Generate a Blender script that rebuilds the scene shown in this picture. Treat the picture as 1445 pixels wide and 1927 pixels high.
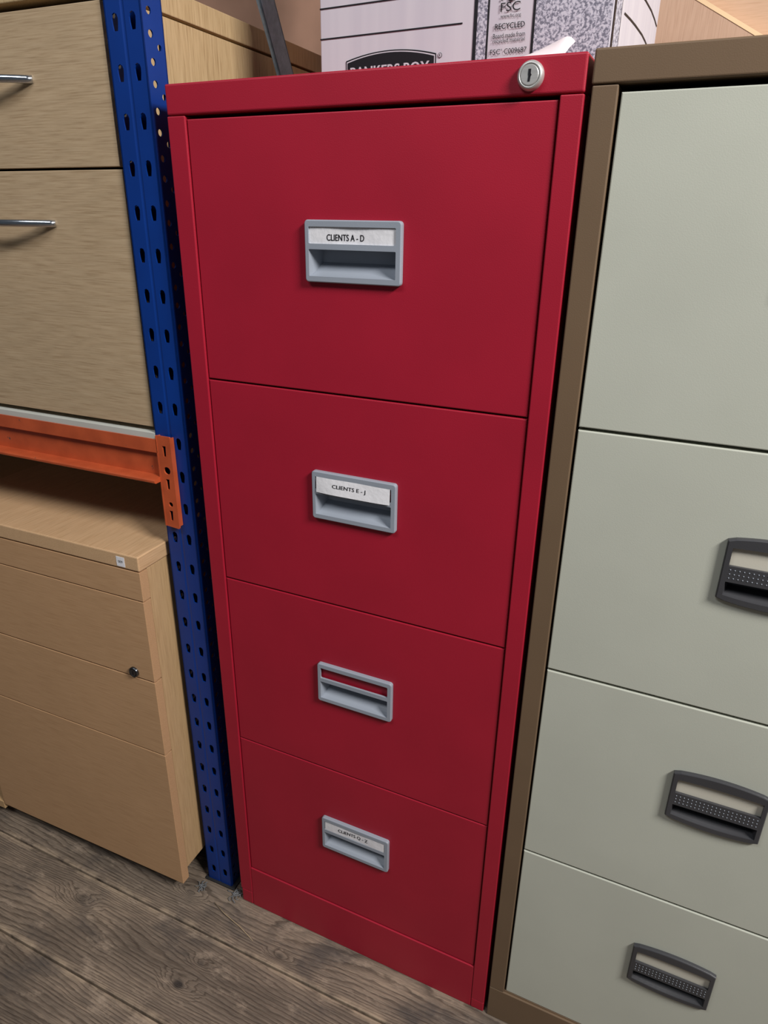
import bpy, bmesh, math, random
from mathutils import Vector, Matrix
from mathutils.geometry import tessellate_polygon

for o in list(bpy.data.objects):
    bpy.data.objects.remove(o, do_unlink=True)
C = bpy.context.scene.collection
scene = bpy.context.scene

# ------------------------------------------------------------------ camera
cam_d = bpy.data.cameras.new('camera')
cam = bpy.data.objects.new('camera', cam_d)
C.objects.link(cam)
Rr = Vector((0.9086, 0.4175, 0.0137))
Rf = Vector((-0.3793, 0.8382, -0.3919)).normalized()
Rr = (Rr - Rf * Rr.dot(Rf)).normalized()
Ru = Rr.cross(Rf)
M = Matrix.Identity(4)
for i in range(3):
    M[i][0] = Rr[i]; M[i][1] = Ru[i]; M[i][2] = -Rf[i]
M.translation = (0.6040, -0.7142, 1.1803)
cam.matrix_world = M
cam_d.sensor_fit = 'HORIZONTAL'
cam_d.sensor_width = 36.0
cam_d.lens = 1289.277 / 1445.0 * 36.0
cam_d.clip_start = 0.02
scene.camera = cam

# ------------------------------------------------------------------ light, world, exposure
scene.view_settings.view_transform = 'Standard'
scene.view_settings.look = 'None'
scene.view_settings.exposure = 0.0
scene.view_settings.gamma = 1.0
scene.view_settings.use_curve_mapping = False

world = bpy.data.worlds.new('world')
scene.world = world
world.use_nodes = True
world.node_tree.nodes['Background'].inputs[0].default_value = (0.80, 0.90, 1.0, 1)
world.node_tree.nodes['Background'].inputs[1].default_value = 0.075

def area(name, loc, target, sx, sy, power, col):
    d = bpy.data.lights.new(name, 'AREA')
    d.shape = 'RECTANGLE'; d.size = sx; d.size_y = sy
    d.energy = power; d.color = col
    o = bpy.data.objects.new(name, d)
    C.objects.link(o)
    o.location = loc
    o.rotation_euler = (Vector(target) - Vector(loc)).to_track_quat('-Z', 'Y').to_euler()
    return o
area('ceiling_lamp_key', (2.15, -0.80, 2.45), (0.1, 0.0, 1.1), 0.60, 0.40, 78, (1.0, 0.97, 0.94))
area('ceiling_lamp_room', (-0.25, -1.45, 2.75), (0.1, 0.1, 0.7), 1.3, 0.35, 17, (0.95, 0.97, 1.0))

# ------------------------------------------------------------------ node helpers
def new_mat(name, rough=0.5, metal=0.0, spec=0.5):
    m = bpy.data.materials.new(name)
    m.use_nodes = True
    b = m.node_tree.nodes['Principled BSDF']
    b.inputs['Roughness'].default_value = rough
    b.inputs['Metallic'].default_value = metal
    b.inputs['Specular IOR Level'].default_value = spec
    return m, m.node_tree, b

def nd(nt, t, **kw):
    n = nt.nodes.new(t)
    for k, v in kw.items():
        if k.startswith('i_'):
            n.inputs[k[2:].replace('_', ' ')].default_value = v
        else:
            setattr(n, k, v)
    return n

def coords(nt, scale=(1, 1, 1), loc=(0, 0, 0), rot=(0, 0, 0)):
    tc = nd(nt, 'ShaderNodeTexCoord')
    mp = nd(nt, 'ShaderNodeMapping')
    mp.inputs['Scale'].default_value = scale
    mp.inputs['Location'].default_value = loc
    mp.inputs['Rotation'].default_value = rot
    nt.links.new(tc.outputs['Object'], mp.inputs['Vector'])
    return mp.outputs['Vector']

def noise(nt, vec, scale, detail=4, rough=0.5, dist=0.0):
    n = nd(nt, 'ShaderNodeTexNoise')
    n.inputs['Scale'].default_value = scale
    n.inputs['Detail'].default_value = detail
    n.inputs['Roughness'].default_value = rough
    n.inputs['Distortion'].default_value = dist
    nt.links.new(vec, n.inputs['Vector'])
    return n.outputs['Fac']

def ramp(nt, fac, stops, interp='LINEAR'):
    r = nd(nt, 'ShaderNodeValToRGB')
    r.color_ramp.interpolation = interp
    e = r.color_ramp.elements
    while len(e) < len(stops):
        e.new(0.5)
    for k, (p, c) in enumerate(stops):
        e[k].position = p
        e[k].color = (c[0], c[1], c[2], 1) if not isinstance(c, (int, float)) else (c, c, c, 1)
    nt.links.new(fac, r.inputs['Fac'])
    return r.outputs['Color']

def mix(nt, fac, a, b, mode='MIX'):
    m = nd(nt, 'ShaderNodeMix', data_type='RGBA', blend_type=mode)
    for sock, v in ((m.inputs[0], fac), (m.inputs[6], a), (m.inputs[7], b)):
        if isinstance(v, (int, float)):
            sock.default_value = v
        elif isinstance(v, tuple):
            sock.default_value = (v[0], v[1], v[2], 1)
        else:
            nt.links.new(v, sock)
    return m.outputs[2]

def math_n(nt, op, a, b=None, c=None):
    m = nd(nt, 'ShaderNodeMath', operation=op)
    for k, v in enumerate((a, b, c)):
        if v is None: continue
        if isinstance(v, (int, float)): m.inputs[k].default_value = v
        else: nt.links.new(v, m.inputs[k])
    return m.outputs[0]

def bump(nt, bsdf, h, strength, dist=0.001):
    b = nd(nt, 'ShaderNodeBump')
    b.inputs['Strength'].default_value = strength
    b.inputs['Distance'].default_value = dist
    nt.links.new(h, b.inputs['Height'])
    nt.links.new(b.outputs['Normal'], bsdf.inputs['Normal'])

def s2l(r, g, b):
    f = lambda v: (v / 255 / 12.92) if v / 255 <= 0.04045 else ((v / 255 + 0.055) / 1.055) ** 2.4
    return (f(r), f(g), f(b))

def paint(name, col, rough=0.42, var=0.06, peel=0.12, spec=0.4):
    m, nt, b = new_mat(name, rough, 0, spec)
    v = coords(nt)
    n1 = noise(nt, v, 9, 3)
    dark = tuple(c * (1 - var) for c in col); light = tuple(min(1, c * (1 + var)) for c in col)
    nt.links.new(ramp(nt, n1, [(0.3, dark), (0.7, light)]), b.inputs['Base Color'])
    n2 = noise(nt, v, 900, 2)
    bump(nt, b, n2, peel, 0.0004)
    return m

def laminate(name, light, mid, dark, grain='x', rough=0.45, cathedral=0.5, seed=0.0):
    """wood-print laminate: fine fibres plus wandering figure, grain along one axis"""
    m, nt, b = new_mat(name, rough, 0, 0.4)
    ax = {'x': 0, 'y': 1, 'z': 2}[grain]
    s1 = [1.0, 1.0, 1.0]; s1[ax] = 0.035
    s2 = [1.0, 1.0, 1.0]; s2[ax] = 0.16
    v1 = coords(nt, s1, (seed, seed * 1.7, seed * 0.6))
    v2 = coords(nt, s2, (seed * 2, seed, seed))
    fine = noise(nt, v1, 620, 3, 0.6)
    fig = noise(nt, v2, 13, 2, 0.35, 0.2)
    rings = math_n(nt, 'FRACT', math_n(nt, 'MULTIPLY', fig, 16.0))
    tri = math_n(nt, 'ABSOLUTE', math_n(nt, 'SUBTRACT', rings, 0.5))
    col = ramp(nt, fine, [(0.30, dark), (0.48, mid), (0.72, light)])
    figc = ramp(nt, tri, [(0.0, tuple(0.82 for _ in range(3))), (0.35, (1, 1, 1))])
    col = mix(nt, cathedral, col, figc, 'MULTIPLY')
    blot = noise(nt, coords(nt), 5, 2)
    col = mix(nt, 0.5, col, ramp(nt, blot, [(0.3, (0.88, 0.88, 0.87)), (0.7, (1, 1, 1))]), 'MULTIPLY')
    nt.links.new(col, b.inputs['Base Color'])
    bump(nt, b, fine, 0.08, 0.0005)
    return m

RED = paint('red_powder_coat', (0.375, 0.0100, 0.0300), 0.46, 0.05, 0.25)
BROWN = paint('brown_powder_coat', s2l(112, 91, 70), 0.5, 0.05, 0.2)
CREAM = paint('cream_powder_coat', s2l(190, 192, 179), 0.45, 0.03, 0.15)
GREYP = paint('grey_plastic', s2l(150, 157, 168), 0.42, 0.05, 0.12)
BLACKP = paint('charcoal_plastic', s2l(64, 64, 67), 0.42, 0.1, 0.2)
BLUE = paint('blue_rack_enamel', (0.0008, 0.032, 0.215), 0.42, 0.12, 0.15)
DARK = paint('dark_metal', s2l(40, 40, 42), 0.5)
INNER = paint('dark_cavity_steel', s2l(44, 30, 26), 0.7)
CREAMCARD = paint('cream_label_card', s2l(205, 200, 185), 0.6, 0.04)
CHIP = paint('pale_chipboard', s2l(188, 190, 182), 0.8, 0.1, 0.4)
INK = paint('black_ink', (0.006, 0.005, 0.008), 0.55, 0.0, 0.0)
OAK = laminate('oak_laminate', s2l(196, 172, 140), s2l(184, 159, 127), s2l(164, 138, 107), 'x', 0.5, 0.30)
OAKV = laminate('oak_laminate_upright_grain', s2l(204, 178, 138), s2l(190, 163, 122), s2l(165, 137, 98), 'z', 0.5, 0.15, 3.0)
BEECH = laminate('beech_laminate', s2l(200, 160, 121), s2l(193, 153, 114), s2l(181, 141, 103), 'x', 0.42, 0.15, 7.0)
BEECHTOP = laminate('beech_laminate_top', s2l(214, 178, 138), s2l(206, 169, 129), s2l(190, 153, 113), 'y', 0.40, 0.2, 5.0)
BEECHV = laminate('beech_laminate_side', s2l(202, 168, 126), s2l(193, 159, 117), s2l(178, 144, 104), 'z', 0.45, 0.15, 11.0)

def orange_mat():
    m, nt, b = new_mat('orange_rack_enamel', 0.28, 0, 0.5)
    v = coords(nt)
    base = ramp(nt, noise(nt, v, 30, 4), [(0.3, (0.42, 0.075, 0.026)), (0.7, (0.54, 0.100, 0.034))])
    chip = noise(nt, coords(nt, (1, 1, 0.5)), 55, 5, 0.7)
    msk = ramp(nt, chip, [(0.66, 0.0), (0.69, 1.0)])
    col = mix(nt, msk, base, (0.10, 0.06, 0.05))
    nt.links.new(col, b.inputs['Base Color'])
    bump(nt, b, noise(nt, v, 400, 2), 0.15, 0.0005)
    return m
ORANGE = orange_mat()

def metal(name, col, rough):
    m, nt, b = new_mat(name, rough, 1.0)
    n = noise(nt, coords(nt, (0.1, 1, 1)), 500, 2)
    nt.links.new(ramp(nt, n, [(0.3, tuple(c * 0.85 for c in col)), (0.7, col)]), b.inputs['Base Color'])
    return m
CHROME = metal('satin_chrome', (0.62, 0.66, 0.72), 0.22)
LOCKM = metal('lock_metal', (0.66, 0.65, 0.63), 0.40)
LOCKM.node_tree.nodes['Principled BSDF'].inputs['Metallic'].default_value = 0.6
DARKLOCK = metal('dark_lock_metal', (0.16, 0.17, 0.19), 0.25)

def galv():
    m, nt, b = new_mat('galvanised_steel', 0.5, 0.2)
    n = noise(nt, coords(nt), 70, 5, 0.7)
    nt.links.new(ramp(nt, n, [(0.3, (0.22, 0.34, 0.46)), (0.7, (0.36, 0.52, 0.68))]), b.inputs['Base Color'])
    return m
GALV = galv()

def paper(name, col, crease=0.3):
    m, nt, b = new_mat(name, 0.75, 0, 0.25)
    b.inputs['Base Color'].default_value = (*col, 1)
    bump(nt, b, noise(nt, coords(nt), 110, 3), crease, 0.002)
    return m
PAPER = paper('white_paper', (0.80, 0.79, 0.82))
SHEET = paper('pinkish_white_paper', (0.86, 0.74, 0.76), 0.1)

def card():
    m, nt, b = new_mat('white_corrugated_board', 0.7, 0, 0.3)
    v = coords(nt, (1, 1, 0.02))
    n = noise(nt, v, 45, 2)
    col = ramp(nt, n, [(0.35, (0.58, 0.55, 0.61)), (0.6, (0.63, 0.60, 0.65))])
    nt.links.new(col, b.inputs['Base Color'])
    return m
CARD = card()

def marble():
    m, nt, b = new_mat('marbled_print', 0.6, 0, 0.3)
    v = coords(nt)
    n = noise(nt, v, 330, 4, 0.62, 0.4)
    col = ramp(nt, n, [(0.40, (0.17, 0.17, 0.22)), (0.47, (0.28, 0.28, 0.34)), (0.52, (0.52, 0.51, 0.60)), (0.60, (0.62, 0.61, 0.68))])
    nt.links.new(col, b.inputs['Base Color'])
    return m
MARBLE = marble()

KNOTS = [(-0.0053, -0.1747, 0.0095, 1.0), (0.0064, -0.1298, 0.006, 0.55), (-0.0981, -0.0300, 0.008, 0.3), (0.1217, -0.0632, 0.006, 0.5), (-0.2771, -0.1281, 0.011, 0.45),
         (-0.56, -0.19, 0.009, 0.9), (0.45, -0.30, 0.009, 1.0), (-0.9, -0.33, 0.008, 1.0), (0.75, -0.13, 0.007, 0.9), (-0.36, -0.52, 0.009, 1.0)]
def floor_mat():
    m, nt, b = new_mat('worn_floorboards', 0.62, 0, 0.3)
    tc = nd(nt, 'ShaderNodeTexCoord')
    sp = nd(nt, 'ShaderNodeSeparateXYZ')
    nt.links.new(tc.outputs['Object'], sp.inputs[0])
    # a number per plank, from y
    k = math_n(nt, 'FLOOR', math_n(nt, 'DIVIDE', math_n(nt, 'ADD', sp.outputs['Y'], 0.0835), 0.1505))
    fy = math_n(nt, 'FRACT', math_n(nt, 'DIVIDE', math_n(nt, 'ADD', sp.outputs['Y'], 0.0835), 0.1505))
    cx = nd(nt, 'ShaderNodeCombineXYZ')
    nt.links.new(math_n(nt, 'ADD', sp.outputs['X'], math_n(nt, 'MULTIPLY', k, 3.71)), cx.inputs[0])
    nt.links.new(math_n(nt, 'ADD', sp.outputs['Y'], math_n(nt, 'MULTIPLY', k, 0.53)), cx.inputs[1])
    nt.links.new(k, cx.inputs[2])
    V = cx.outputs[0]
    def sc(x, y):
        mp = nd(nt, 'ShaderNodeMapping')
        mp.inputs['Scale'].default_value = (x, y, 1)
        nt.links.new(V, mp.inputs['Vector'])
        return mp.outputs['Vector']
    # knots bend the growth rings; each has a place of its own on the boards
    wob = noise(nt, sc(2, 6), 12, 3, 0.5)
    def knot_dist(x, y, sx, sy):
        dx_ = math_n(nt, 'DIVIDE', math_n(nt, 'SUBTRACT', sp.outputs['X'], x), sx)
        dy_ = math_n(nt, 'DIVIDE', math_n(nt, 'SUBTRACT', sp.outputs['Y'], y), sy)
        q = math_n(nt, 'SQRT', math_n(nt, 'ADD', math_n(nt, 'MULTIPLY', dx_, dx_), math_n(nt, 'MULTIPLY', dy_, dy_)))
        return math_n(nt, 'ADD', q, math_n(nt, 'MULTIPLY', math_n(nt, 'SUBTRACT', wob, 0.5), 0.7))
    push = None; heart = None
    for (x, y, rad, dark) in KNOTS:
        d_ = knot_dist(x, y, rad * 5.5, rad * 2.4)
        p_ = math_n(nt, 'MULTIPLY', ramp(nt, d_, [(0.0, 1.0), (0.35, 0.6), (1.0, 0.0)]), rad / 0.008)
        h_ = math_n(nt, 'MULTIPLY', ramp(nt, knot_dist(x, y, rad * 1.5, rad), [(0.45, 1.0), (0.95, 0.0)]), dark)
        push = p_ if push is None else math_n(nt, 'MAXIMUM', push, p_)
        heart = h_ if heart is None else math_n(nt, 'MAXIMUM', heart, h_)
    warp = noise(nt, sc(0.55, 3.2), 3.0, 2, 0.3)
    rr = math_n(nt, 'ADD', math_n(nt, 'MULTIPLY', fy, 22.0), math_n(nt, 'MULTIPLY', warp, 19.0))
    rr = math_n(nt, 'ADD', rr, math_n(nt, 'MULTIPLY', push, 4.0))
    rr = math_n(nt, 'ADD', rr, math_n(nt, 'MULTIPLY', noise(nt, sc(0.6, 2.0), 30, 3, 0.6), 1.3))
    ring = math_n(nt, 'FRACT', rr)
    ringc = ramp(nt, ring, [(0.0, 0.0), (0.55, 0.25), (0.86, 1.0), (1.0, 0.1)])
    fib = noise(nt, sc(0.05, 1.0), 420, 4, 0.7)
    base = ramp(nt, noise(nt, sc(0.5, 1.4), 9, 5, 0.65), [(0.25, (0.125, 0.098, 0.076)), (0.5, (0.225, 0.176, 0.134)), (0.75, (0.37, 0.285, 0.210))])
    col = mix(nt, math_n(nt, 'MULTIPLY', ringc, 0.66), base, (0.050, 0.034, 0.024))
    col = mix(nt, 0.75, col, ramp(nt, fib, [(0.30, (0.42, 0.41, 0.40)), (0.5, (0.95, 0.95, 0.95)), (0.68, (1.4, 1.36, 1.3))]), 'MULTIPLY')
    # scuffed, paler patches and long plank edges
    sc1 = noise(nt, sc(1.0, 2.2), 13, 6, 0.7)
    col = mix(nt, math_n(nt, 'MULTIPLY', ramp(nt, sc1, [(0.56, 0.0), (0.68, 1.0)]), 0.6), col, (0.46, 0.36, 0.27))
    ed = math_n(nt, 'ABSOLUTE', math_n(nt, 'SUBTRACT', fy, 0.5))
    edn = math_n(nt, 'MULTIPLY', ramp(nt, ed, [(0.42, 0.0), (0.475, 1.0)]), ramp(nt, noise(nt, sc(1, 1), 22, 4, 0.6), [(0.40, 0.0), (0.6, 1.0)]))
    col = mix(nt, math_n(nt, 'MULTIPLY', edn, 0.6), col, (0.52, 0.40, 0.28))
    # dark stains and knot hearts
    st = noise(nt, sc(1.0, 1.4), 7.5, 5, 0.6)
    col = mix(nt, math_n(nt, 'MULTIPLY', ramp(nt, st, [(0.53, 0.0), (0.68, 1.0)]), 0.6), col, (0.045, 0.043, 0.045))
    col = mix(nt, math_n(nt, 'MULTIPLY', heart, 0.8), col, (0.022, 0.020, 0.020))
    # small pale paint splats
    v2 = nd(nt, 'ShaderNodeTexVoronoi'); v2.inputs['Scale'].default_value = 11
    nt.links.new(sc(1, 1), v2.inputs['Vector'])
    sp2 = ramp(nt, math_n(nt, 'ADD', v2.outputs['Distance'], math_n(nt, 'MULTIPLY', noise(nt, V, 90, 3), 0.06)), [(0.060, 1.0), (0.072, 0.0)])
    col = mix(nt, math_n(nt, 'MULTIPLY', sp2, 0.6), col, (0.40, 0.36, 0.26))
    nt.links.new(col, b.inputs['Base Color'])
    h = math_n(nt, 'SUBTRACT', fib, math_n(nt, 'MULTIPLY', ringc, 0.5))
    bump(nt, b, h, 0.5, 0.002)
    return m
FLOOR = floor_mat()
WALL = laminate('tan_board_wall', s2l(214, 178, 150), s2l(208, 172, 143), s2l(198, 160, 130), 'x', 0.6, 0.12, 2.0)
WALLB = paint('brownish_wall_paint', s2l(165, 128, 108), 0.8, 0.15, 0.3)
SHEETPLY = laminate('tan_leaning_board', s2l(206, 172, 148), s2l(200, 165, 140), s2l(190, 154, 130), 'z', 0.6, 0.1, 4.0)
LITEDGE = paint('lit_board_edge', s2l(240, 208, 165), 0.6)  # light caught by the board's top edge, painted in as a paler colour

# ------------------------------------------------------------------ mesh helpers
class MB:
    def __init__(self):
        self.v = []; self.f = []; self.mi = []; self.sm = []
    def add(self, vs, fs, mi=0, smooth=False):
        o = len(self.v)
        self.v += [tuple(p) for p in vs]
        for q in fs:
            self.f.append([o + i for i in q]); self.mi.append(mi); self.sm.append(smooth)
    def box(self, x0, x1, y0, y1, z0, z1, mi=0, bev=0.0, seg=2):
        bm = bmesh.new()
        vs = [bm.verts.new((x, y, z)) for x in (x0, x1) for y in (y0, y1) for z in (z0, z1)]
        for q in ((0, 1, 3, 2), (4, 6, 7, 5), (0, 4, 5, 1), (2, 3, 7, 6), (0, 2, 6, 4), (1, 5, 7, 3)):
            bm.faces.new([vs[i] for i in q])
        if bev > 0:
            bmesh.ops.bevel(bm, geom=bm.edges[:], offset=bev, segments=seg, affect='EDGES', profile=0.5)
        bm.verts.index_update()
        self.add([v.co for v in bm.verts], [[v.index for v in f.verts] for f in bm.faces], mi)
        bm.free()
    def plate(self, outer, holes, y0, y1, mi=0, axis='y'):
        """polygon given in 2D extruded between two depths, with holes. axis y: 2D=(x,z); axis x: 2D=(y,z)"""
        def P(p, d):
            return (p[0], d, p[1]) if axis == 'y' else (d, p[0], p[1])
        loops = [list(outer)] + [list(h) for h in holes]
        tris = tessellate_polygon([[Vector((p[0], p[1], 0)) for p in l] for l in loops])
        flat = [p for l in loops for p in l]
        n = len(flat)
        vs = [P(p, y0) for p in flat] + [P(p, y1) for p in flat]
        fs = []
        for t in tris:
            a, b_, c = t
            fs.append([a, b_, c]); fs.append([n + c, n + b_, n + a])
        o = 0
        for l in loops:
            for i in range(len(l)):
                j = (i + 1) % len(l)
                fs.append([o + i, o + j, n + o + j, n + o + i])
            o += len(l)
        self.add(vs, fs, mi)
    def loft(self, rings, mi=0, cap0=False, cap1=True, smooth=False):
        n = len(rings[0]); vs = [p for r in rings for p in r]; fs = []
        for k in range(len(rings) - 1):
            for i in range(n):
                j = (i + 1) % n
                fs.append([k * n + i, k * n + j, (k + 1) * n + j, (k + 1) * n + i])
        if cap0: fs.append(list(range(n))[::-1])
        if cap1: fs.append([(len(rings) - 1) * n + i for i in range(n)])
        self.add(vs, fs, mi, smooth)
    def lathe_y(self, cx, cz, prof, n=32, mi=0, smooth=False):
        """prof: list of (radius, y)"""
        rings = [[(cx + r * math.cos(2 * math.pi * i / n), y, cz + r * math.sin(2 * math.pi * i / n)) for i in range(n)] for r, y in prof]
        self.loft(rings, mi, False, True, smooth)
    def tube(self, pts, r, n=12, mi=0, smooth=True):
        pts = [Vector(p) for p in pts]; rings = []
        for k, p in enumerate(pts):
            d = (pts[min(k + 1, len(pts) - 1)] - pts[max(k - 1, 0)]).normalized()
            a = d.cross(Vector((0, 0, 1)) if abs(d.z) < 0.9 else Vector((1, 0, 0))).normalized(); b = d.cross(a)
            rk = r[k] if isinstance(r, (list, tuple)) else r
            rings.append([p + a * rk * math.cos(2 * math.pi * i / n) + b * rk * math.sin(2 * math.pi * i / n) for i in range(n)])
        self.loft(rings, mi, True, True, smooth)
    def build(self, name, mats, parent=None, recalc=True):
        me = bpy.data.meshes.new(name)
        me.from_pydata(self.v, [], self.f)
        if not isinstance(mats, (list, tuple)): mats = [mats]
        for m in mats: me.materials.append(m)
        for p, mi, s in zip(me.polygons, self.mi, self.sm):
            p.material_index = mi; p.use_smooth = s
        if recalc:
            bm = bmesh.new(); bm.from_mesh(me)
            bmesh.ops.recalc_face_normals(bm, faces=bm.faces[:])
            bm.to_mesh(me); bm.free()
        me.update()
        o = bpy.data.objects.new(name, me)
        C.objects.link(o)
        if parent: o.parent = parent
        return o

def tag(o, label, cat, group=None):
    o['label'] = label; o['category'] = cat
    if group: o['group'] = group
    return o
def thing(name, label, cat, loc=(0, 0, 0), rz=0.0, group=None):
    o = bpy.data.objects.new(name, None)
    o.empty_display_size = 0.1
    C.objects.link(o); o.location = loc; o.rotation_euler = (0, 0, rz)
    return tag(o, label, cat, group)
def struct(o):
    o['kind'] = 'structure'; return o

def rect(x0, x1, z0, z1):
    return [(x0, z0), (x1, z0), (x1, z1), (x0, z1)]
def rrect(x0, x1, z0, z1, r, n=4):
    out = []
    for cx, cz, a0 in ((x1 - r, z0 + r, -90), (x1 - r, z1 - r, 0), (x0 + r, z1 - r, 90), (x0 + r, z0 + r, 180)):
        for k in range(n + 1):
            a = math.radians(a0 + 90 * k / n)
            out.append((cx + r * math.cos(a), cz + r * math.sin(a)))
    return out
def circle(cx, cz, r, n=16):
    return [(cx + r * math.cos(2 * math.pi * i / n), cz + r * math.sin(2 * math.pi * i / n)) for i in range(n)]

def text2d(s, width=None, height=None):
    """lettering as flat 2D triangles, lower-left at (0,0)"""
    cu = bpy.data.curves.new('lettering', 'FONT')
    cu.body = s; cu.size = 1.0
    cu.resolution_u = 3
    ob = bpy.data.objects.new('lettering', cu)
    C.objects.link(ob)
    bpy.context.view_layer.update()
    me = ob.to_mesh()
    vs = [(v.co.x, v.co.y) for v in me.vertices]; fs = [list(p.vertices) for p in me.polygons]
    ob.to_mesh_clear()
    bpy.data.objects.remove(ob); bpy.data.curves.remove(cu)
    x0 = min(p[0] for p in vs); x1 = max(p[0] for p in vs)
    z0 = min(p[1] for p in vs); z1 = max(p[1] for p in vs)
    sx = width / (x1 - x0); sz = height / (z1 - z0)
    return [((p[0] - x0) * sx, (p[1] - z0) * sz) for p in vs], fs

# ------------------------------------------------------------------ the setting
m = MB()
pitch = 0.1505
for k in range(-14, 7):
    y0 = -0.0835 + k * pitch + 0.0016; y1 = y0 + pitch - 0.0032
    m.box(-2.6, 2.4, y0, y1, -0.022, 0.0, 0, 0.0015)
m.box(-2.6, 2.4, -2.2, 0.9, -0.05, -0.0225, 1)
struct(m.build('floor', [FLOOR, INNER]))
m = MB(); m.box(-2.6, 2.4, 0.80, 0.86, 0, 2.9)
struct(m.build('wall_back', WALLB))
m = MB(); m.box(0.28, 1.35, 0.776, 0.794, 0.0, 2.30, 0, 0.001)
tag(m.build('wooden_board', WALL), 'large peach tan wooden board standing upright against the wall, farthest back at right', 'board')

# board leaning on the wall, seen above the brown cabinet
m = MB()
poly = [(0.30, 0.0), (1.10, 0.0), (1.10, 1.175), (0.30, 1.635)]
m.plate(poly, [], 0.752, 0.770, 0)
dx, dz = 1.10 - 0.30, 1.175 - 1.635
m.plate([(0.30, 1.635), (1.10, 1.175), (1.10, 1.182), (0.30, 1.642)], [], 0.751, 0.771, 1)
tag(m.build('wooden_board', [SHEETPLY, LITEDGE]), 'tan wooden board with lit sloping top edge behind the brown filing cabinet', 'board')

# ------------------------------------------------------------------ filing cabinets
def recessed_front(x0, x1, z0, z1, y, t, hole, mat, name, parent):
    """drawer front with folded-over rounded edges and a cut-out for the pull"""
    m = MB(); r = 0.0012
    m.plate(rect(x0 + r, x1 - r, z0 + r, z1 - r), [rect(*hole)], y, y + t, 0)
    a = [(x0 + r, y, z0 + r), (x1 - r, y, z0 + r), (x1 - r, y, z1 - r), (x0 + r, y, z1 - r)]
    b_ = [(x0, y + r, z0), (x1, y + r, z0), (x1, y + r, z1), (x0, y + r, z1)]
    c = [(x0, y + t, z0), (x1, y + t, z0), (x1, y + t, z1), (x0, y + t, z1)]
    q = [(x0 + r * .3, y + r * .3, z0 + r * .3), (x1 - r * .3, y + r * .3, z0 + r * .3), (x1 - r * .3, y + r * .3, z1 - r * .3), (x0 + r * .3, y + r * .3, z1 - r * .3)]
    m.loft([a, q, b_, c], 0, False, False)
    # drawer box behind the front
    m.box(x0 + 0.012, x1 - 0.012, y + t + 0.03, y + 0.50, z0 + 0.02, z1 - 0.05, 1)
    return m.build(name, [mat, INNER], parent)

def scoop(m, x0, x1, z0, z1, yf, depth, mi=0, inset=0.006, rise=0.4, curve=None):
    h = z1 - z0; rings = []
    N = 6
    for k in range(N + 1):
        t = k / N
        y = yf + depth * t
        rz = z0 + h * rise * (t ** 1.3)
        ins = inset * t
        zt = z1 - 0.001 * t
        if curve:
            row = [(x0 + ins + (x1 - x0 - 2 * ins) * i / 12, y, rz - curve * (1 - t) * (1 - (2 * i / 12 - 1) ** 2)) for i in range(13)]
            row += [(x1 - ins, y, zt), (x0 + ins, y, zt)]
        else:
            row = [(x0 + ins, y, rz), (x1 - ins, y, rz), (x1 - ins, y, zt), (x0 + ins, y, zt)]
        rings.append(row)
    m.loft(rings, mi, False, True)

def red_handle(x0, zt, ysurf, parent):
    w, h = 0.1178, 0.0654; x1 = x0 + w; zb = zt - h
    yf = ysurf - 0.006
    win = (x0 + 0.0052, x1 - 0.0062, zt - 0.0245, zt - 0.0070)
    rec = (x0 + 0.0050, x1 - 0.0062, zb + 0.0065, zb + 0.0350)
    m = MB()
    m.plate(rrect(x0 + .0012, x1 - .0012, zb + .0012, zt - .0012, 0.003), [rrect(*win, 0.0015), rrect(*rec, 0.001)], yf, yf + 0.0030, 0)
    m.loft([[(p[0], yf, p[1]) for p in rrect(x0 + .0012, x1 - .0012, zb + .0012, zt - .0012, .003)],
            [(p[0], yf + .0005, p[1]) for p in rrect(x0 + .0004, x1 - .0004, zb + .0004, zt - .0004, .0036)],
            [(p[0], yf + .0014, p[1]) for p in rrect(x0, x1, zb, zt, .004)],
            [(p[0], ysurf - .0001, p[1]) for p in rrect(x0, x1, zb, zt, .004)]], 0, False, False)
    scoop(m, rec[0], rec[1], rec[2], rec[3], yf + 0.001, 0.020, 0, 0.007, 0.5)
    return m.build('handle', GREYP, parent), win, rec, yf

def label_card(x0, x1, z0, z1, y, text, parent, name='label_card', tilt=0.0, curl=0.0, tw=0.041, th=0.0062, tx=0.022, tz=0.0045):
    m = MB(); nx, nz = 16, 4
    def S(u, w):   # u,w in metres from lower left
        X = x0 + u; Z = z0 + w + tilt * u
        fu = u / (x1 - x0); fw = w / (z1 - z0)
        Y = y - curl * (1 - fw) * (0.25 + math.sin(math.pi * fu) * 0.6) - 0.0004 * math.sin(fu * 9)
        return (X, Y, Z)
    W, H = x1 - x0, z1 - z0
    vs = [S(W * i / nx, H * j / nz) for j in range(nz + 1) for i in range(nx + 1)]
    fs = [[j * (nx + 1) + i, j * (nx + 1) + i + 1, (j + 1) * (nx + 1) + i + 1, (j + 1) * (nx + 1) + i] for j in range(nz) for i in range(nx)]
    m.add(vs, fs, 0, True)
    t2, tf = text2d(text, tw, th)
    for q, dx in enumerate((0.0, 0.00035)):
        m.add([(lambda p: (p[0], p[1] - 0.0003 - q * 0.00003, p[2]))(S(tx + dx + a, tz + b_)) for a, b_ in t2], tf, 1)
    o = m.build(name, [PAPER, INK], parent, recalc=False)
    return o

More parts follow.
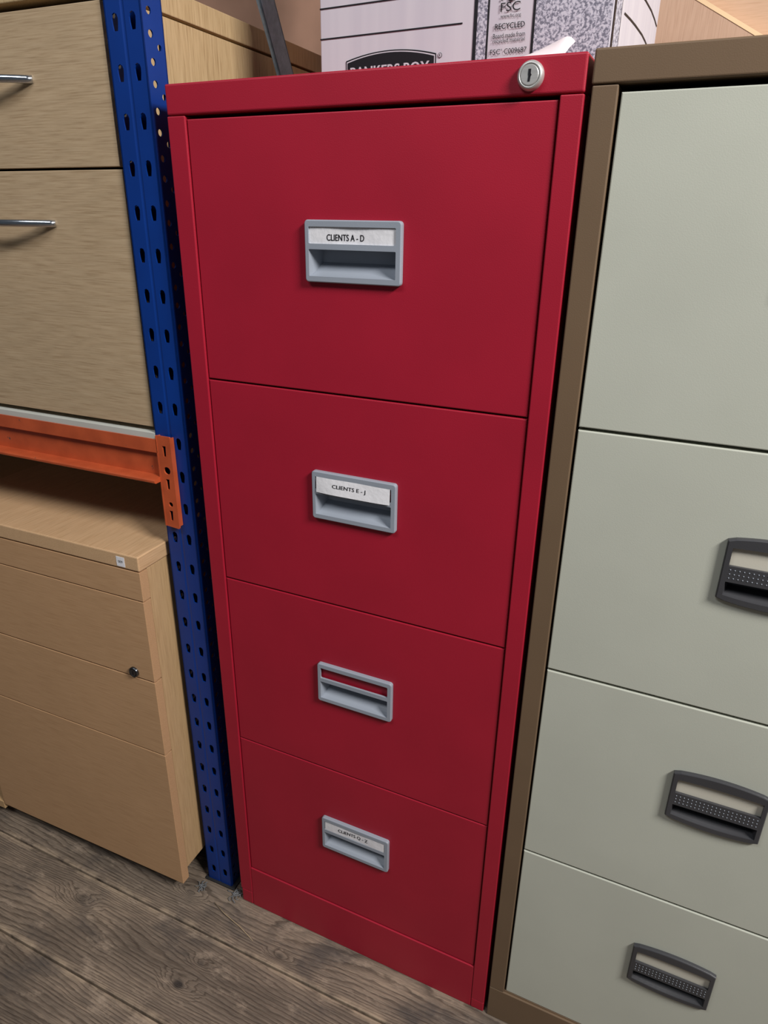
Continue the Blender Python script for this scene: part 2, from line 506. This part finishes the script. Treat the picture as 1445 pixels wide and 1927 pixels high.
# ---- red four drawer cabinet
HR = 1.3183
rc = thing('filing_cabinet', 'tall red four drawer metal filing cabinet with grey recessed handles', 'filing cabinet', (0.235, 0.31, 0))
OX, OY = 0.235, 0.31
class LMB(MB):
    """mesh in world numbers that is stored relative to its thing's base"""
    def __init__(self, ox, oy): super().__init__(); self.o = (ox, oy)
    def build(self, *a, **k):
        self.v = [(p[0] - self.o[0], p[1] - self.o[1], p[2]) for p in self.v]
        return super().build(*a, **k)
_MB = MB
def use(ox, oy):
    global MB
    MB = (lambda: LMB(ox, oy))
use(OX, OY)
W = 0.470; D = 0.622
zt, zb_ = 1.2866, 0.0951; al, ar = 0.0250, 0.0215
m = MB()
m.box(0, W, 0.0, D, 1.2866 + .0004, HR, 0, 0.0022, 3)                      # top with its deep front band
m.box(0, al, 0.0, 0.022, 0.0325, 1.2866 - .0004, 0, 0.0012)                # left stile
m.box(W - ar, W, 0.0, 0.022, 0.0215, 1.2866 - .0004, 0, 0.0012)            # right stile
m.box(al + .0003, W - ar - .0003, 0.0006, 0.022, 0.0, zb_, 0, 0.0012)      # plinth
m.box(0.001, al, 0.0003, 0.022, 0.0, 0.0320, 0, 0.0025, 3)
m.box(W - ar, W - 0.0002, 0.0003, 0.022, 0.0, 0.0210, 0, 0.0015)
m.box(0, 0.0012, 0.020, D, 0.0, 1.287, 0)                                  # side skins
m.box(W - 0.0012, W, 0.020, D, 0.0, 1.287, 0)
m.box(0, W, D - 0.0012, D, 0.0, 1.287, 0)
m.box(0.002, W - .002, 0.024, D - .002, 0.005, 0.010, 1)
m.build('body', [RED, INNER], rc)
gaps = [zt - 0.0010, 0.9865, 0.6924, 0.3944, zb_ + 0.0008]
htops = [1.1798, 0.8862, 0.5923, 0.2949]
texts = ['CLIENTS A - D', 'CLIENTS E - J', None, 'CLIENTS Q - Z']
for k in range(4):
    z1 = gaps[k] - (0.0012 if k else 0.0028); z0 = gaps[k + 1] + 0.0010
    ht = htops[k]
    yd = 0.0022
    hx = 0.1800
    hole = (hx + 0.0040, hx + 0.1128, ht - 0.0654 + 0.0055, ht - 0.0295)
    d = recessed_front(al + 0.0012, W - ar - 0.0016, z0, z1, yd, 0.016, hole, RED, 'drawer', rc)
    h_, win, rec, yf = red_handle(hx, ht, yd, d)
    if k == 0:
        label_card(win[0] - .0002, win[1] + .0002, win[2] - .0002, win[3] + .0002, yf + 0.0018, texts[0], d, tw=0.0455, th=0.0066, tx=0.0228, tz=0.0036)
    elif k == 1:
        label_card(win[0] + .0022, win[1] - .0012, win[2] - .0030, win[3] + .0002, yf - 0.0004, texts[1], d, tilt=-0.0, curl=0.0035, tw=0.0465, th=0.0062, tx=0.0235, tz=0.0078)
    elif k == 3:
        label_card(win[0] + .0010, win[1] - .0006, win[2] + .0004, win[3] - .0006, yf + 0.0006, texts[3], d, tw=0.052, th=0.0072, tx=0.024, tz=0.0046)
# lock
m = MB(); lx, lz = 0.4205, 1.3022
m.lathe_y(lx, lz, [(0.0122, 0.0), (0.0122, -0.0022), (0.0110, -0.0052), (0.0098, -0.0062), (0.0090, -0.0060), (0.0088, -0.0052)], 40, 0, True)
m.lathe_y(lx, lz, [(0.0086, -0.0040), (0.0085, -0.0056), (0.0078, -0.0063), (0.0, -0.0063)], 40, 0)
ks = [(-0.0012, 0.0046), (0.0014, 0.0046), (0.0013, 0.0012), (0.0022, 0.0), (0.0013, -0.0014), (0.0008, -0.0052), (-0.0014, -0.0052), (-0.0010, -0.0010), (-0.0014, 0.0002)]
m.plate([(lx + a * 0.9, lz + b_) for a, b_ in ks], [], -0.0066, -0.0060, 1)
m.build('lock', [LOCKM, INK], rc)['label'] = 'silver round cylinder lock'

# ---- brown and cream cabinet
use(0.712, 0.31)
bc = thing('filing_cabinet', 'brown framed filing cabinet with cream drawer fronts and black handles', 'filing cabinet', (0.712, 0.31, 0))
X0, X1 = 0.4752, 0.9482; HB = 1.3198
m = MB()
m.box(X0, X1, -0.001, D, 1.2922 + .0004, HB, 0, 0.0018, 3)
m.box(X0 + .0008, X0 + 0.0235, 0.0, 0.022, 0.0685, 1.2922 - .0003, 0, 0.0012)
m.box(X1 - 0.0235, X1 - .0008, 0.0, 0.022, 0.0685, 1.2922 - .0003, 0, 0.0012)
m.box(X0 + .0008, X1 - .0008, 0.0, 0.022, 0.0, 0.0680, 0, 0.0012)
m.box(X0 + .0236, X1 - .0236, 0.0030, 0.022, 0.0672, 0.0705, 2, 0.0006)
m.box(X0 + .0008, X0 + 0.002, 0.020, D, 0.0, 1.2928, 0)
m.box(X1 - 0.002, X1 - .0008, 0.020, D, 0.0, 1.2928, 0)
m.box(X0, X1, D - 0.0012, D, 0.0, 1.2928, 0)
m.box(X0 + .002, X1 - .002, 0.024, D - .002, 0.005, 0.010, 1)
m.build('body', [BROWN, INNER, BROWN], bc)

def black_handle(x0, zt, ysurf, parent):
    """bowed pull: arched top and bottom edges, card window, studded grip, scooped recess"""
    w, h, bul = 0.1022, 0.0685, 0.0048; x1 = x0 + w; zb = zt - h; n = 14
    yf = ysurf - 0.0055
    arc = lambda i: bul * (1 - (2 * i / n - 1) ** 2)
    def outline(e, r=0.0):
        o = []
        for i in range(n + 1):
            x = x0 + e + (w - 2 * e) * i / n; o.append((x, zb + e - arc(i) + (0.0012 if i in (0, n) else 0)))
        for i in range(n, -1, -1):
            x = x0 + e + (w - 2 * e) * i / n; o.append((x, zt - e + arc(i) - (0.0012 if i in (0, n) else 0)))
        return o
    wx0, wx1 = x0 + 0.0058, x1 - 0.0052
    wz0, wz1 = zt - 0.0290, zt - 0.0090
    win = [(wx0, wz0), (wx1, wz0)] + [(wx1 + (wx0 - wx1) * i / n, wz1 + 0.3 * arc(i)) for i in range(n + 1)]
    rz0, rz1 = zb + 0.0058, zt - 0.0470
    rec = [(wx0 + (wx1 - wx0) * i / n, rz0 - 0.7 * arc(i)) for i in range(n + 1)] + [(wx1, rz1), (wx0, rz1)]
    m = MB()
    m.plate(outline(0.0012), [win, rec], yf, yf + 0.0035, 0)
    m.loft([[(p[0], yf, p[1]) for p in outline(0.0012)], [(p[0], yf + .0006, p[1]) for p in outline(0.0004)],
            [(p[0], yf + .0018, p[1]) for p in outline(0)], [(p[0], ysurf - .0001, p[1]) for p in outline(0)]], 0, False, False)
    scoop(m, wx0, wx1, rz0, rz1, yf + 0.001, 0.018, 0, 0.005, 0.30, 0.7 * bul)
    # studded grip
    for r in range(3):
        for c_ in range(21):
            sx = wx0 + 0.0022 + c_ * (wx1 - wx0 - 0.0044) / 20; sz = wz0 - 0.0040 - r * 0.0047
            rr = 0.00075
            m.lathe_y(sx, sz, [(rr, yf + .0002), (rr * .8, yf - .0003), (0.0001, yf - .0006)], 8, 1, True)
    o = m.build('handle', [BLACKP, GREYP], parent)
    m = MB(); m.box(wx0 - .001, wx1 + .001, ysurf - 0.0012, ysurf - 0.0006, wz0 - .001, wz1 + .001)
    m.build('label_card', CREAMCARD, parent)
    return o
gb = [1.2882, 0.9824, 0.6790, 0.3755, 0.0710]
for k, ht in enumerate((1.1938, 0.8903, 0.5866, 0.2829)):
    z1 = gb[k] - (0.0018 if k else 0.0020); z0 = gb[k + 1] + (0.0016 if k < 3 else 0.0006)
    hx = 0.6622
    hole = (hx + 0.0048, hx + 0.0985, ht - 0.0685 + 0.0012, ht - 0.0462)
    d = recessed_front(X0 + 0.0262, X1 - 0.0262, z0, z1, 0.0030, 0.016, hole, CREAM, 'drawer', bc)
    black_handle(hx, ht, 0.0030, d)
use(0, 0)

# ------------------------------------------------------------------ shelving rack
RZ = math.radians(1.2)
RX, RY = -0.0845, 0.010
rack = thing('shelving_rack', 'blue and orange steel storage rack left of the red cabinet', 'shelving rack', (RX, RY, 0), RZ)
MB = _MB
def upright(yfront, flip, name, zmax=2.05):
    """slotted C-shaped post, local x 0..0.052, front face at local y=yfront"""
    m = MB(); s = -1 if flip else 1
    t = 0.0018; wU = 0.0525; dU = 0.0365
    z = 0.0
    kz0 = 0.0256
    k = 0
    gx0, gx1 = 0.0232, 0.0292
    def keyhole(cx, zb):
        pts = [(-.0031, 0), (.0031, 0), (.0043, .0070), (.0047, .0125), (.0033, .0162), (0.0, .0178), (-.0033, .0162), (-.0047, .0125), (-.0043, .0070)]
        return [(cx + a, zb + b_) for a, b_ in pts]
    while z < zmax:
        z1 = z + 0.05
        ya, yb = yfront, yfront + s * t
        m.plate([(0, z), (gx0, z), (gx0, z1), (0, z1)], [keyhole(0.0140, z + kz0)], ya, yb)
        m.plate([(gx1, z), (wU, z), (wU, z1), (gx1, z1)], [keyhole(0.0397, z + kz0)], ya, yb)
        fl = sorted((yfront, yfront + s * dU))
        yh1 = yfront + s * 0.0130; yh2 = yfront + s * 0.0262
        m.plate([(fl[0], z), (fl[1], z), (fl[1], z1), (fl[0], z1)],
                [circle(yh1, z + 0.0232, 0.0041), circle(yh1, z + 0.0455, 0.0041), circle(yh2, z + 0.0115, 0.0035)], wU, wU - t, 0, 'x')
        m.plate([(fl[0], z), (fl[1], z), (fl[1], z1), (fl[0], z1)],
                [circle(yh1, z + 0.0232, 0.0041), circle(yh1, z + 0.0455, 0.0041), circle(yh2, z + 0.0115, 0.0035)], 0, t, 0, 'x')
        z = z1; k += 1
    # rolled groove down the middle of the face
    gy = yfront + s * 0.0006
    ring = [(gx0, yfront), (gx0 + .0022, gy), (gx1 - .0022, gy), (gx1, yfront), (gx1, yfront + s * .004), (gx0, yfront + s * .004)]
    m.loft([[(a, b_, 0) for a, b_ in ring], [(a, b_, z) for a, b_ in ring]], 0, True, True)
    yl = sorted((yfront + s * (dU - t), yfront + s * dU))
    m.box(0, 0.0165, yl[0], yl[1], 0, z, 0); m.box(wU - 0.0080, wU, yl[0], yl[1], 0, z, 0)
    return m.build(name, BLUE, rack)
upright(0.0, False, 'upright')
upright(0.59, True, 'upright')
# galvanised diagonal brace between the posts
m = MB()
def brace_pt(yy): return 1.4671 - (yy - 0.2884) * 1.75
dirv = Vector((0, 1, -1.75)).normalized(); nrm = Vector((0, 1.75, 1)).normalized()
c0 = Vector((0, 0.045 - RY, brace_pt(0.045))); c1 = Vector((0, 0.56 - RY, brace_pt(0.56)))
for (xa, xb, na, nb) in ((0.0313, 0.0335, 0.0, 0.040), (0.0275, 0.0335, 0.0, 0.0022), (0.0275, 0.0335, 0.0378, 0.040)):
    r0 = [Vector((x, 0, 0)) + c0 + nrm * n_ for x, n_ in ((xa, na), (xb, na), (xb, nb), (xa, nb))]
    r1 = [Vector((x, 0, 0)) + c1 + nrm * n_ for x, n_ in ((xa, na), (xb, na), (xb, nb), (xa, nb))]
    m.loft([r0, r1], 0, True, True)
m.build('brace', GALV, rack)['label'] = 'grey galvanised diagonal brace'
# foot plate
m = MB(); m.box(-0.006, 0.060, -0.004, 0.045, 0.0, 0.004, 0, 0.001)
m.lathe_y(0.0, 0.0, [(0.0001, 0), (0.0001, 0.0001)], 4)
m.build('foot_plate', DARK, rack)
# beam: stepped profile (y from post face, z)
prof = [(-0.0095, 0.8897), (-0.0095, 0.8700), (-0.0080, 0.8688), (-0.0015, 0.8680), (-0.0015, 0.8335), (-0.0185, 0.8330), (-0.0212, 0.8325), (-0.0226, 0.8308), (-0.0224, 0.8280),
        (-0.0200, 0.8262), (0.0450, 0.8262), (0.0450, 0.8897), (0.0300, 0.8897), (0.0300, 0.8780), (-0.0060, 0.8780), (-0.0060, 0.8897)]
def beam_piece(x0, x1, keep):
    m_ = MB(); m_.loft([[(x0, a, b_) for a, b_ in keep], [(x1, a, b_) for a, b_ in keep]], 0, True, True); return m_
m = MB()
front = [(a, b_) for a, b_ in prof if a <= -0.001]
outer = [(-0.0095, 0.8897), (-0.0095, 0.8700), (-0.0080, 0.8688), (-0.0025, 0.8680), (-0.0025, 0.8335), (-0.0185, 0.8330), (-0.0212, 0.8325), (-0.0226, 0.8308), (-0.0224, 0.8280), (-0.0200, 0.8262), (-0.0005, 0.8262), (-0.0005, 0.8800), (-0.0072, 0.8800), (-0.0072, 0.8897)]
m.loft([[(0.0080, a, b_) for a, b_ in outer], [(-1.75, a, b_) for a, b_ in outer]], 0, True, True)
m.box(-1.75, -0.003, -0.0005, 0.045, 0.8262, 0.8290); m.box(-1.75, -0.003, 0.042, 0.045, 0.829, 0.8850); m.box(-1.75, -0.003, -0.0005, 0.045, 0.8780, 0.8800)
beam = m.build('beam', ORANGE, rack)
m = MB()
tp = lambda cx, zc: [(cx - .0032, zc + .008), (cx + .0032, zc + .008), (cx + .0022, zc - .008), (cx - .0022, zc - .008)]
cz0, cz1 = 0.7545, 0.8957
cxa, cxb = 0.0075, 0.0325
m.plate([(cxa, cz0 + .002), (cxb - .001, cz0), (cxb, cz0 + .002), (cxb, cz1 - .001), (cxb - .001, cz1), (cxa, cz1)],
        [tp(0.0205, 0.8735), circle(0.0215, 0.8445, 0.0058), tp(0.0205, 0.8235), circle(0.0212, 0.7920, 0.0038), tp(0.0202, 0.7740)], -0.0090, -0.0065, 0)
m.box(cxa - 0.0004, cxa + 0.0016, -0.0095, -0.0005, cz0 + .002, cz1 - .001)
m.box(cxb - 0.002, cxb, -0.0066, -0.0005, cz0 + .004, cz1 - .002)
m.build('connector', ORANGE, beam)
# the chipboard deck resting in the beam
m = MB(); m.box(-1.75, -0.0005, 0.0000, 0.58, 0.8802, 0.8957, 0, 0.0008)
m.build('shelf_panel', CHIP, rack)['label'] = 'pale chipboard shelf panel'

# ------------------------------------------------------------------ upper oak drawer pedestal (stands on the rack shelf)
UX, UY = -0.0866, 0.014
up = thing('drawer_pedestal', 'light oak drawer pedestal with silver bow handles, standing on the rack shelf', 'drawer unit', (UX, UY, 0.8957), RZ)
zo = 0.8957
class UP(_MB):
    def build(self, *a, **k):
        self.v = [(p[0], p[1], p[2] - zo) for p in self.v]
        return super().build(*a, **k)
MB = UP
m = MB()
UW, UD, ZT = 0.418, 0.60, 1.4465
m.box(-0.018, -0.001, 0.019, UD, zo, 1.4142, 1, 0.0005)
m.box(-UW, -UW + 0.018, 0.019, UD, zo, 1.4142, 1, 0.0005)
m.box(-UW, -0.001, UD - 0.01, UD, zo, 1.4165, 1)
m.box(-UW, -0.001, 0.02, UD, zo, zo + 0.018, 1)
m.build('carcass', [OAK, OAKV], up)
m = MB(); m.box(-UW - .001, 0.0, 0.0, UD + .001, 1.4175, ZT, 0, 0.0012)
m.build('top', OAKV, up)
for z0, z1, hz, gp in ((0.9030, 1.2340, 1.1700, 0.0040), (1.2372, 1.4085, 1.3365, 0.0068)):
    m = MB(); m.box(-UW, -gp, 0.0, 0.018, z0, z1, 0, 0.0008)
    m.box(-UW + .03, -0.03, 0.018, 0.5, z0 + .02, z1 - .03, 1)
    d = m.build('drawer', [OAK, INNER], up)
    m = MB()
    hc, hl = -0.2180, 0.0880; pts = []; rad = []
    for i in range(33):
        t = -1 + 2 * i / 32
        pts.append((hc + hl * t, 0.001 - 0.027 * (1 - abs(t) ** 2.4), hz)); rad.append(0.0047)
    m.tube(pts, rad, 14)
    m.build('handle', CHROME, d)

# ------------------------------------------------------------------ lower pedestal on the floor
LX, LY = -0.0945, -0.0465
lp = thing('desk_pedestal', 'desk high beech drawer pedestal on the floor under the orange beam', 'drawer unit', (LX, LY, 0), RZ)
MB = _MB
LW, LD = 0.462, 0.60
m = MB()
m.box(-0.0195, -0.0012, 0.0175, LD, 0.0680, 0.6938, 1, 0.0005)
m.box(-LW, -LW + 0.018, 0.0175, LD, 0.0680, 0.6938, 1, 0.0005)
m.box(-LW, -0.0012, LD - .012, LD, 0.0680, 0.6938, 1)
m.box(-LW + .018, -0.0195, 0.03, LD - .012, 0.0680, 0.0850, 1)
m.build('carcass', [BEECH, BEECHV], lp)
m = MB(); m.box(-LW - .002, 0.0012, -0.0008, LD + .002, 0.6955, 0.7200, 0, 0.0022, 3)
m.build('top', BEECHTOP, lp)
fr = [(0.6445, 0.6935, 'fascia'), (0.4970, 0.6425, 'drawer'), (0.3478, 0.4945, 'drawer'), (0.0430, 0.3455, 'drawer')]
for z0, z1, nm in fr:
    m = MB()
    if nm == 'fascia':
        m.box(-LW, 0.0, 0.0, 0.0165, z0, z1, 0, 0.0007)
    else:
        m.box(-LW, -0.0004, 0.0, 0.0165, z0, z1, 0, 0.0007)
        m.box(-LW + .03, -.03, 0.0165, 0.5, max(z0 + .02, 0.09), z1 - .02, 1)
    o = m.build(nm, [BEECH, INNER], lp)
    if z1 == 0.6425:
        m = MB(); cx, cz = -0.0395, 0.5065
        m.lathe_y(cx, cz, [(0.0090, 0.0), (0.0090, -0.003), (0.0078, -0.0045), (0.0066, -0.0040), (0.0062, -0.003)], 28, 0, True)
        m.lathe_y(cx, cz, [(0.0060, -0.002), (0.0058, -0.0042), (0.0, -0.0044)], 28, 0)
        m.box(cx - .0008, cx + .0008, -0.0048, -0.004, cz - .0035, cz + .0035, 1)
        m.build('lock', [DARKLOCK, INK], o)['label'] = 'small dark round lock'
m = MB()
sx0, sx1 = -0.0405, -0.0250
m.box(sx0, sx1, -0.0012, -0.0007, 0.6985, 0.7145, 0)
t2, tf = text2d('009', 0.0085, 0.0042)
m.add([(sx0 + 0.0035 + a, -0.00135, 0.7045 + b_) for a, b_ in t2], tf, 1)
m.build('sticker', [PAPER, INK], lp, recalc=False)['label'] = 'small white square number sticker'
for cx in (-0.05, -LW + 0.05):
    for cy in (0.07, LD - 0.07):
        m = MB()
        r = 0.024
        rings = [[(cx + dx_, cy + r * rr * math.cos(2 * math.pi * i / 20), 0.024 + r * rr * math.sin(2 * math.pi * i / 20)) for i in range(20)] for dx_, rr in ((-.009, .85), (-.007, 1), (.007, 1), (.009, .85))]
        m.loft(rings, 0, True, True); m.box(cx - .012, cx + .012, cy - .012, cy + .012, 0.045, 0.068, 0)
        m.build('castor', DARK, lp)

# neighbouring cupboard whose corner shows at the lower left
nb = thing('cupboard', 'pale oak cupboard at the far left, beside the desk high pedestal', 'cupboard', (LX - LW * math.cos(RZ) - 0.003, LY - LW * math.sin(RZ), 0), RZ)
m = MB()
m.box(-0.60, -0.585, 0.0, 0.5, 0.0285, 0.690, 0); m.box(-0.015, 0.0, 0.040, 0.5, 0.0470, 0.690, 0)
m.box(-0.60, 0.0, 0.0, 0.5, 0.0285, 0.0470, 0, 0.0006); m.box(-0.60, 0.0, 0.49, 0.5, 0.03, 0.69, 0)
m.box(-0.60, 0.0, 0.0, 0.5, 0.690, 0.708, 0)
m.build('carcass', BEECHV, nb)
m = MB(); m.box(-0.584, -0.0155, 0.045, 0.061, 0.0495, 0.688, 0, 0.0006)
m.build('door', BEECH, nb)
for cx in (-0.05, -0.55):
    for cy in (0.06, 0.44):
        m = MB(); m.box(cx - .02, cx + .02, cy - .02, cy + .02, 0.0, 0.0285, 0, .003); m.build('foot', DARK, nb)

# ------------------------------------------------------------------ archive box on the red cabinet
BANG = math.atan2(-0.018, 0.3268)
BS = 1.123; BW, BD, BH = 0.3268, 0.243, 0.26
bm_ = MB()
bm_.box(0, BW, 0, BD, 0, BH, 0, 0.0012)
zr = HR
e = 0.0003
def fr_rect(u0, u1, z0, z1, mi):        # printing on the front
    bm_.add([(u0, -e - 0.0001 * mi, z0), (u1, -e - 0.0001 * mi, z0), (u1, -e - 0.0001 * mi, z1), (u0, -e - 0.0001 * mi, z1)], [[0, 1, 2, 3]], mi)
def sd_rect(v0, v1, z0, z1, mi):
    X = BW + e + 0.0001 * mi
    bm_.add([(X, v0, z0), (X, v1, z0), (X, v1, z1), (X, v0, z1)], [[0, 1, 2, 3]], mi)
fr_rect(0.1915, 0.2010, 0.002, BH - .002, 1); fr_rect(0.2510, BW - 0.0015, 0.002, BH - .002, 1)
fr_rect(0.1862, 0.1898, 0.002, BH - .002, 2); fr_rect(0.1900, 0.1915, 0.002, BH - .002, 1)
fr_rect(0.2008, 0.2028, 0.002, BH - .002, 2); fr_rect(0.2484, 0.2508, 0.002, BH - .002, 2)
for k in range(6):
    zc = 1.3685 - zr + 0.0287 * k
    fr_rect(0.0, 0.1740, zc - 0.0007, zc + 0.0007, 2)
sd_rect(0.0005, 0.0320, 0.002, BH - .002, 1); sd_rect(0.0002, 0.0070, 0.002, BH - .002, 2); sd_rect(0.0315, 0.0330, 0.002, BH - .002, 2)
# arcs printed on the side panel
def arc_strip(pts, w):
    X = BW + e + 0.0003; vs = []; fs = []
    for i, (a, b_) in enumerate(pts):
        vs += [(X, a, b_ - w), (X, a, b_ + w)]
        if i: fs.append([2 * i - 2, 2 * i, 2 * i + 1, 2 * i - 1])
    bm_.add(vs, fs, 2)
arc_strip([(0.0465, .0541), (0.08, .0556), (0.1089, .0563), (0.1513, .0563), (0.1755, .0548), (0.20, .0520), (0.222, .046)], 0.0009)
arc_strip([(0.10, .0850), (0.1459, .0869), (0.1892, .0865), (0.2171, .0841), (0.2384, .0810)], 0.0009)
# maker's plaque: black arch with a white keyline and white capitals
def arch(u0, u1, zl, zm, zr_, zb, mi, yoff):
    n = 16; vs = []; fs = []
    for i in range(n + 1):
        t = i / n; u = u0 + (u1 - u0) * t
        # parabola through three heights
        z = zl * (1 - t) * (1 - 2 * t) + zm * 4 * t * (1 - t) + zr_ * t * (2 * t - 1)
        vs += [(u, yoff, zb), (u, yoff, z)]
        if i: fs.append([2 * i - 2, 2 * i, 2 * i + 1, 2 * i - 1])
    bm_.add(vs, fs, mi)
arch(0.0340, 0.1455, 0.0268, 0.0335, 0.0262, 0.006, 2, -0.0006)
arch(0.0352, 0.1443, 0.0256, 0.0323, 0.0250, 0.0068, 0, -0.0008)
arch(0.0362, 0.1433, 0.0246, 0.0313, 0.0240, 0.0076, 2, -0.0010)
def put_text(s, u, z, w, h, mi=2, yoff=-0.0012, bold=0.0):
    t2, tf = text2d(s, w, h)
    for dx in ((0, bold) if bold else (0,)):
        bm_.add([(u + a + dx, yoff - dx * 0.1, z + b_) for a, b_ in t2], tf, mi)
put_text('BANKERS BOX', 0.0400, 0.0086, 0.0975, 0.0115, 0, -0.0013, 0.0009)
for r_, mi, yo in ((0.0024, 2, -0.0006), (0.0019, 0, -0.0008)):
    bm_.add([(0.1498 + a, yo, 0.0240 + b_) for a, b_ in circle(0, 0, r_, 20)], [list(range(20))], mi)
put_text('R', 0.1491, 0.0228, 0.0016, 0.0024, 2, -0.0010)
put_text('FSC', 0.2146, 0.0556, 0.0205, 0.0076)
bm_.add([(0.2226, -.0012, .0640), (0.2290, -.0012, .0640), (0.2290, -.0012, .0700), (0.2226, -.0012, .0700)], [[0, 1, 2, 3]], 2)
bm_.add([(0.2245, -.0013, .0655), (0.2272, -.0013, .0655), (0.2272, -.0013, .0700), (0.2245, -.0013, .0700)], [[0, 1, 2, 3]], 0)
bm_.add([(0.2155 + a, -.0012, .0662 + b_) for a, b_ in circle(0, 0, .0012, 10)], [list(range(10))], 2)
put_text('www.fsc.org', 0.2150, 0.0496, 0.0212, 0.0040)
put_text('RECYCLED', 0.2098, 0.0412, 0.0310, 0.0048, 2, -0.0012, 0.0002)
put_text('Board made from', 0.2084, 0.0335, 0.0336, 0.0042)
put_text('recycled material', 0.2084, 0.0285, 0.0336, 0.0044)
put_text('FSC', 0.2062, 0.0196, 0.0110, 0.0046); put_text('R', 0.2180, 0.0225, 0.0012, 0.0018); put_text('C009687', 0.2212, 0.0196, 0.0236, 0.0046)
bm_.v = [(p[0] * BS, p[1] * BS, (p[2] * BS + 0.017) if p[2] > 0.0021 else p[2]) for p in bm_.v]
box_o = bm_.build('archive_box', [CARD, MARBLE, INK], None, recalc=False)
box_o.location = (0.0910, 0.2002, HR); box_o.scale = (1, 1, 1); box_o.rotation_euler = (0, 0, BANG)
tag(box_o, 'white cardboard archive box with grey marbled print on top of the red cabinet', 'box')

# loose sheet of paper with a lifted corner
MB = _MB
m = MB(); nx, ny = 20, 10
def sheet(u, w):      # u along, w from front to back
    x = 0.350 + 0.094 * u
    lift = 0.0205 * max(0, (u - 0.12) / 0.88) ** 1.15 * (1.0 - 0.42 * max(0.0, (u - 0.88) / 0.12) ** 2)
    y = 0.020 + 0.045 * w
    z = HR + 0.0008 + (0.0085 * max(0, u - 0.05)) * (w ** 0.7) + lift * w ** 0.9
    return (x + 0.004 * w * (1 - u), y, z)
vs = [sheet(i / nx, j / ny) for j in range(ny + 1) for i in range(nx + 1)]
fs = [[j * (nx + 1) + i, j * (nx + 1) + i + 1, (j + 1) * (nx + 1) + i + 1, (j + 1) * (nx + 1) + i] for j in range(ny) for i in range(nx)]
m.add(vs, fs, 0, True)
sh = m.build('paper_sheet', SHEET, None, recalc=False)
tag(sh, 'loose white sheet of paper with lifted corner in front of the archive box', 'paper')

# ------------------------------------------------------------------ litter on the floor
m = MB(); m.tube([(-0.0420, -0.0290, 0.0025), (-0.010, -0.0405, 0.0045), (0.030, -0.0490, 0.0035), (0.0649, -0.0594, 0.0012)], [0.0006, 0.0008, 0.0008, 0.0005], 6)
tag(m.build('straw', paint('dry_straw', s2l(170, 150, 120), 0.7)), 'thin pale straw lying on the floorboards before the blue post', 'straw')
random.seed(4)
FL = paint('grey_fluff', s2l(120, 122, 124), 0.95)
def fluff(x, y, r, label):
    m = MB()
    for k in range(14):
        a = random.uniform(0, 6.28); p = Vector((x, y, r * .35)); pts = [p]
        for s_ in range(5):
            p = p + Vector((math.cos(a), math.sin(a), random.uniform(-.25, .3))) * r * .35; p.z = max(p.z, 0.0006); a += random.uniform(-1.2, 1.2); pts.append(p)
        m.tube(pts, 0.0007, 5)
    tag(m.build('dust_fluff', FL), label, 'dust')
fluff(-0.0184, -0.002, 0.011, 'grey tuft of dust on the floor by the red cabinet corner')
fluff(-0.0850, -0.012, 0.008, 'small grey tuft of dust beside the foot of the blue post')
